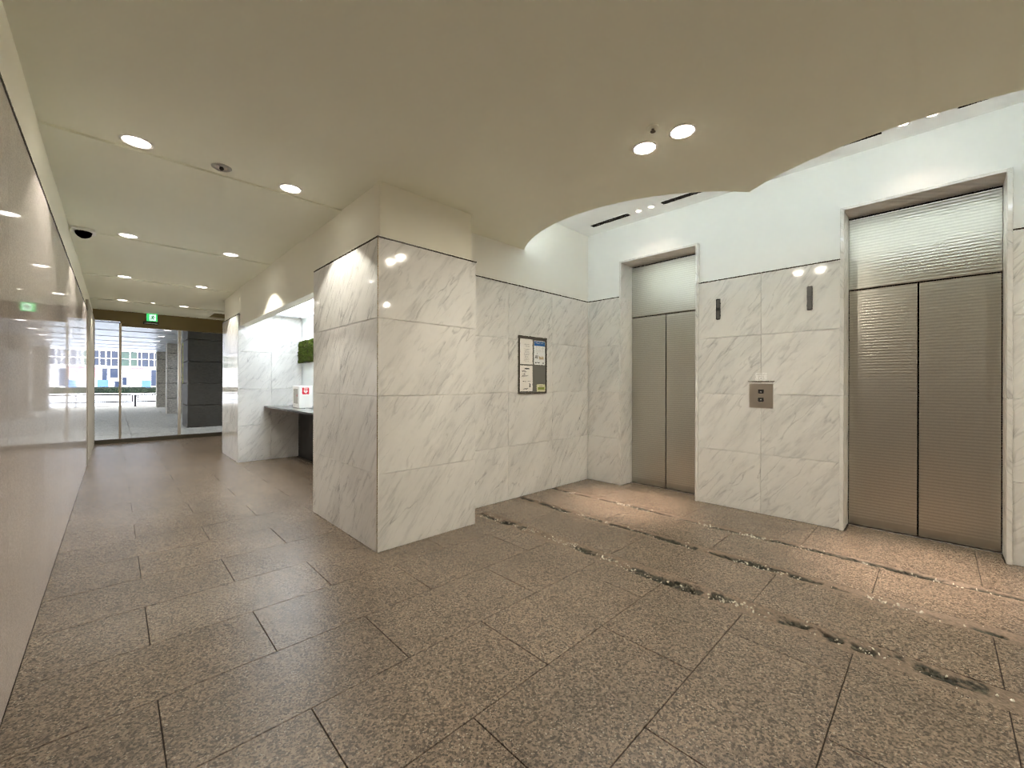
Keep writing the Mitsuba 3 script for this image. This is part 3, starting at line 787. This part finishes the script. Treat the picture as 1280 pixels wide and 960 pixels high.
s = thing('exit_sign', 'green lit exit sign with a running figure over the glass doors', 'exit sign')
ex0, ex1, ez0, ez1, ey = 0.505, 0.700, 2.69, 2.865, YE - 0.075
add(s + '__case', bevel_box(ex0, ex1, ey, YE - 0.031, ez0, ez1, 0.003), 'white_plastic', label='white case')
g = add(s + '__green_face', bx(ex0 + 0.003, ex1 - 0.003, ey - 0.003, ey - 0.0005, ez0 + 0.003, ez1 - 0.003), 'green_print', label='green lit face')
scene[g]['emitter'] = glow((0.02, 1.0, 0.28), 0.75, 0.1)
w = add(s + '__white_field', bx(ex0 + 0.050, ex1 - 0.030, ey - 0.0045, ey - 0.0032, ez0 + 0.018, ez1 - 0.018), 'paper', label='white door field')
scene[w]['emitter'] = glow((0.55, 1.0, 0.75), 1.2, 0.1)
man = shapely.union_all([shapely.geometry.Point(0.012, 0.040).buffer(0.010), shapely.geometry.LineString([(0.008, 0.026), (-0.004, -0.004)]).buffer(0.009),
                         shapely.geometry.LineString([(0.008, 0.022), (0.028, 0.010), (0.036, 0.018)]).buffer(0.005), shapely.geometry.LineString([(0.004, 0.022), (-0.018, 0.020), (-0.026, 0.004)]).buffer(0.005),
                         shapely.geometry.LineString([(-0.004, -0.004), (0.018, -0.016), (0.014, -0.042)]).buffer(0.006), shapely.geometry.LineString([(-0.004, -0.004), (-0.012, -0.028), (-0.036, -0.036)]).buffer(0.006)])
mm = prism(man, 0, 0.001)
v = mm.vertices
mm.vertices = np.stack([0.612 + v[:, 0], ey - 0.0047 - v[:, 2], 2.776 + v[:, 1]], 1)
mat('exit_green', (0.0, 0.20, 0.055), 0.6, 0.2)
add(s + '__running_figure', mm, 'exit_green', label='green running figure')

s = thing('door_sensor', 'dark sliding door sensor box under the exit sign', 'door sensor')
add(s + '__case', bevel_box(0.455, 0.720, YE - 0.085, YE - 0.031, 2.622, 2.682, 0.006), 'black', label='dark case')
add(s + '__lens', bx(0.475, 0.700, YE - 0.088, YE - 0.0852, 2.630, 2.655), 'grey_plastic', label='grey window')

# ------------------------------------------------------------------ outside: porch, piers, street
add('pavement', bx(-16, 18, YE + 0.06, 31.6, -0.3, -0.035), 'grout', kind='structure')
for i in range(-6, 8):
    for j in range(10):
        x0, y0 = i * 1.2 + 0.3, YE + 0.06 + j * 1.95
        if -4.0 < x0 < 4.0:
            add('pavement__slab', bx(x0 + 0.003, x0 + 1.197, y0 + 0.003, y0 + 1.947, -0.035, 0.0 if j else -0.004), 'paving')
add('pavement_side', join(bx(-16, -3.9, YE + 0.06, 31.6, -0.035, 0.0), bx(4.5, 18, YE + 0.06, 31.6, -0.035, 0.0)), 'paving', kind='structure')
add('road', bx(-60, 60, 31.6, 66.0, -0.3, -0.06), 'asphalt', kind='structure')
add('kerb', bx(-60, 60, 31.6, 31.8, -0.06, 0.02), 'paving', kind='structure')
# porch ceiling of broad panels with open joints
add('porch_ceiling', bx(-9, 12, YE + 0.1, 30.2, 3.05, 3.3), 'void', kind='structure')
pj = [YE + 0.1, 14.0, 16.1, 18.45, 20.8, 23.05, 25.3, 27.45, 30.2]
for a, b in zip(pj[:-1], pj[1:]):
    add('porch_ceiling__panel', bx(-9, 12, a + 0.15, b - 0.15, 3.0, 3.05), 'soffit_panel')
for k, y in enumerate((17.2, 19.6, 21.9, 24.2)):
    s = thing('porch_lamp', f'small round lit lamp in the porch ceiling outside, {("nearest", "second", "third", "farthest")[k]} of four', 'downlight', 'porch ceiling lamps')
    d = add(s + '__lens', move(trimesh.Trimesh(*disc(0.09, 20)), 1.22, y, 2.994), 'lamp_glass', label='glowing lens')
    scene[d]['emitter'] = glow((1, 0.98, 0.95), 8, 0.1)
    add(s + '__ring', move(lathe([(0.09, 0.0), (0.11, 0.0), (0.11, -0.008), (0.09, -0.008), (0.09, 0.0)], 20), 1.22, y, 2.9995), 'white_plastic')


def pier(label, x0, x1, y0, y1, bs, group=None):
    s = thing('stone_pier', label, 'stone pier', group)
    add(s + '__core', bx(x0 + 0.03, x1 - 0.03, y0 + 0.03, y1 - 0.03, 0, 2.999), 'void', label='dark joints')
    for k in range(5):
        z0, z1 = k * 0.648 + (0.012 if k else 0.0), min((k + 1) * 0.648 - 0.012, 2.998)
        add(s + '__course', bevel_box(x0, x1, y0, y1, z0, z1, 0.006), bs)
    return s


P3 = pier('dark granite block pier right outside the glass front', 1.53, 3.6, 15.2, 16.5, 'pier_dark')
add(P3 + '__drain_cover', trimesh.creation.cylinder(radius=0.055, segment=[[2.02, 15.185, 0.30], [2.02, 15.2, 0.30]], sections=20), 'black', label='black round cover')
pier('grey granite pier in the porch, second from the glass', 1.60, 3.2, 22.8, 23.5, 'pier_granite')
pier('grey granite pier at the street edge of the porch', 1.63, 3.2, 29.2, 29.9, 'pier_granite')

# railing along the kerb: one thing per bay
for k in range(-5, 6):
    x0 = 0.83 + 2.0 * k
    s = thing('guard_rail', 'dark pipe railing bay along the street kerb', 'railing', 'railing bays along the kerb')
    yy = 31.1
    seg = lambda a, b, r: trimesh.creation.cylinder(radius=r, segment=[[a[0], yy, a[1]], [b[0], yy, b[1]]], sections=8)
    add(s + '__post', seg((x0, -0.03), (x0, 0.66), 0.045), 'fence_paint')
    add(s + '__top_rail', seg((x0 + 0.15, 0.665), (x0 + 1.85, 0.665), 0.030), 'fence_paint')
    add(s + '__lower_rail', seg((x0 + 0.15, 0.27), (x0 + 1.85, 0.27), 0.024), 'fence_paint')
    add(s + '__brace', join(seg((x0 + 0.3, 0.28), (x0 + 0.75, 0.65), 0.012), seg((x0 + 1.7, 0.28), (x0 + 1.25, 0.65), 0.012)), 'fence_paint')
    add(s + '__bracket', join(seg((x0 - 0.14, 0.62), (x0 + 0.14, 0.62), 0.018), seg((x0 - 0.14, 0.27), (x0 + 0.14, 0.27), 0.018), seg((x0 - 0.12, 0.27), (x0 - 0.12, 0.64), 0.018), seg((x0 + 0.12, 0.27), (x0 + 0.12, 0.64), 0.018)), 'fence_paint')

# hedge on the far side of the road
rh = np.random.default_rng(4)
s = thing('hedge', 'clipped dark green hedge along the far side of the street', 'hedge')
m = bevel_box(-22, 22, 50.0, 50.8, 0.40, 0.92, 0.12)
m = m.subdivide_to_size(0.6)
m.vertices += 0.08 * (meshkit.noise(m.vertices * 2.1, 3)[:, None] - 0.5) * [0.3, 1, 1]
add(s + '__core', m, 'leaf_dark', smooth=True)
add(s + '__planter', bx(-22, 22, 49.9, 50.9, -0.06, 0.42), 'facade_white', label='pale concrete planter')
for nm, bs, n_ in (('leaf_dark_mass', 'leaf_dark', 9000), ('leaf_light_mass', 'leaf', 7000)):
    c = np.stack([rh.uniform(-22, 22, n_), 50.0 - rh.uniform(-0.05, 0.07, n_), rh.uniform(0.42, 0.97, n_)], 1)
    keep = meshkit.noise(c * [0.5, 0.5, 2.0], 5) > (0.55 if bs == 'leaf' else 0.2)
    c = c[keep]
    u_, v_ = rh.normal(size=(len(c), 3)), rh.normal(size=(len(c), 3))
    u_ *= 0.05 / np.linalg.norm(u_, axis=1, keepdims=True)
    v_ *= 0.03 / np.linalg.norm(v_, axis=1, keepdims=True)
    V = np.stack([c - u_, c - v_, c + u_, c + v_], 1).reshape(-1, 3)
    add(s + '__' + nm.replace('_mass', 's'), (V, np.arange(len(V)).reshape(-1, 4)), bs, kind='stuff', label='leaves')

# building across the street
FY = 62.0
KX = 62.0 / 48.0
s = thing('office_building', 'white office building with a grid of windows across the street', 'building')
add(s + '__wall', bx(-22, 22, FY + 0.35, FY + 4, 0, 14), 'facade_white')
xj = [-0.53, -0.22, 0.21, 0.94, 1.41, 1.67, 2.14, 2.52]
step = 3.05
cols = sorted({round(b + step * k, 3) for k in range(-5, 5) for b in (-0.53, -0.22, 0.21, 0.94, 1.41, 1.67, 2.14)})
cols = [c * KX for c in cols]
rowsz = [1.3 + (z - 1.3) * KX for z in (2.72, 3.36, 4.0, 4.64, 5.28, 5.92)]
for c in cols:
    add(s + '__mullion', bx(c - 0.05, c + 0.05, FY, FY + 0.35, 3.0, 9.0), 'facade_white')
for z in rowsz:
    add(s + '__transom', bx(cols[0] - 1, cols[-1] + 1, FY - 0.02, FY + 0.35, z - 0.045, z + 0.045), 'facade_white')
for a, b in zip(cols[:-1], cols[1:]):
    if b - a < 0.25:
        continue
    for z0, z1 in zip(rowsz[:4], rowsz[1:5]):
        g = (math.floor(a / 1.5) % 3 == 0)
        add(s + '__pane', bx(a + 0.05, b - 0.05, FY + 0.2, FY + 0.22, z0 + 0.045, z1 - 0.045), 'pane_green' if g else 'pane_blue')
for x0, x1, z0, z1 in ((-2.45, -1.15, 1.9, 2.9), (1.2, 2.75, 2.0, 2.95), (-6.2, -4.6, 1.9, 2.8), (4.2, 6.4, 2.0, 2.9)):
    add(s + '__banner', bx(x0, x1, FY + 0.20, FY + 0.349, z0, z1), 'pink_sign', label='pink shop banner')
for x0, x1, z0, z1 in ((-0.95, -0.6, 1.3, 2.85), (-0.35, 0.25, 1.9, 2.85), (0.62, 0.95, 1.1, 1.9), (0.0, 0.45, 0.7, 1.5), (3.0, 3.5, 1.0, 2.8), (-3.4, -2.8, 1.0, 2.6)):
    add(s + '__shop_window', bx(x0, x1, FY + 0.24, FY + 0.349, z0, z1), 'pane_blue', label='dark shop window')
for x0, x1, lb in ((2.15, 2.9, 'blue box before the shops across the street, right of the first mullion'), (-1.3, -0.5, 'blue box before the shops across the street, left of the first mullion')):
    add('street_box', bevel_box(x0, x1, FY - 1.2, FY - 0.8, 0.0, 1.62, 0.03), 'blue_sign', label=lb, cat='box')
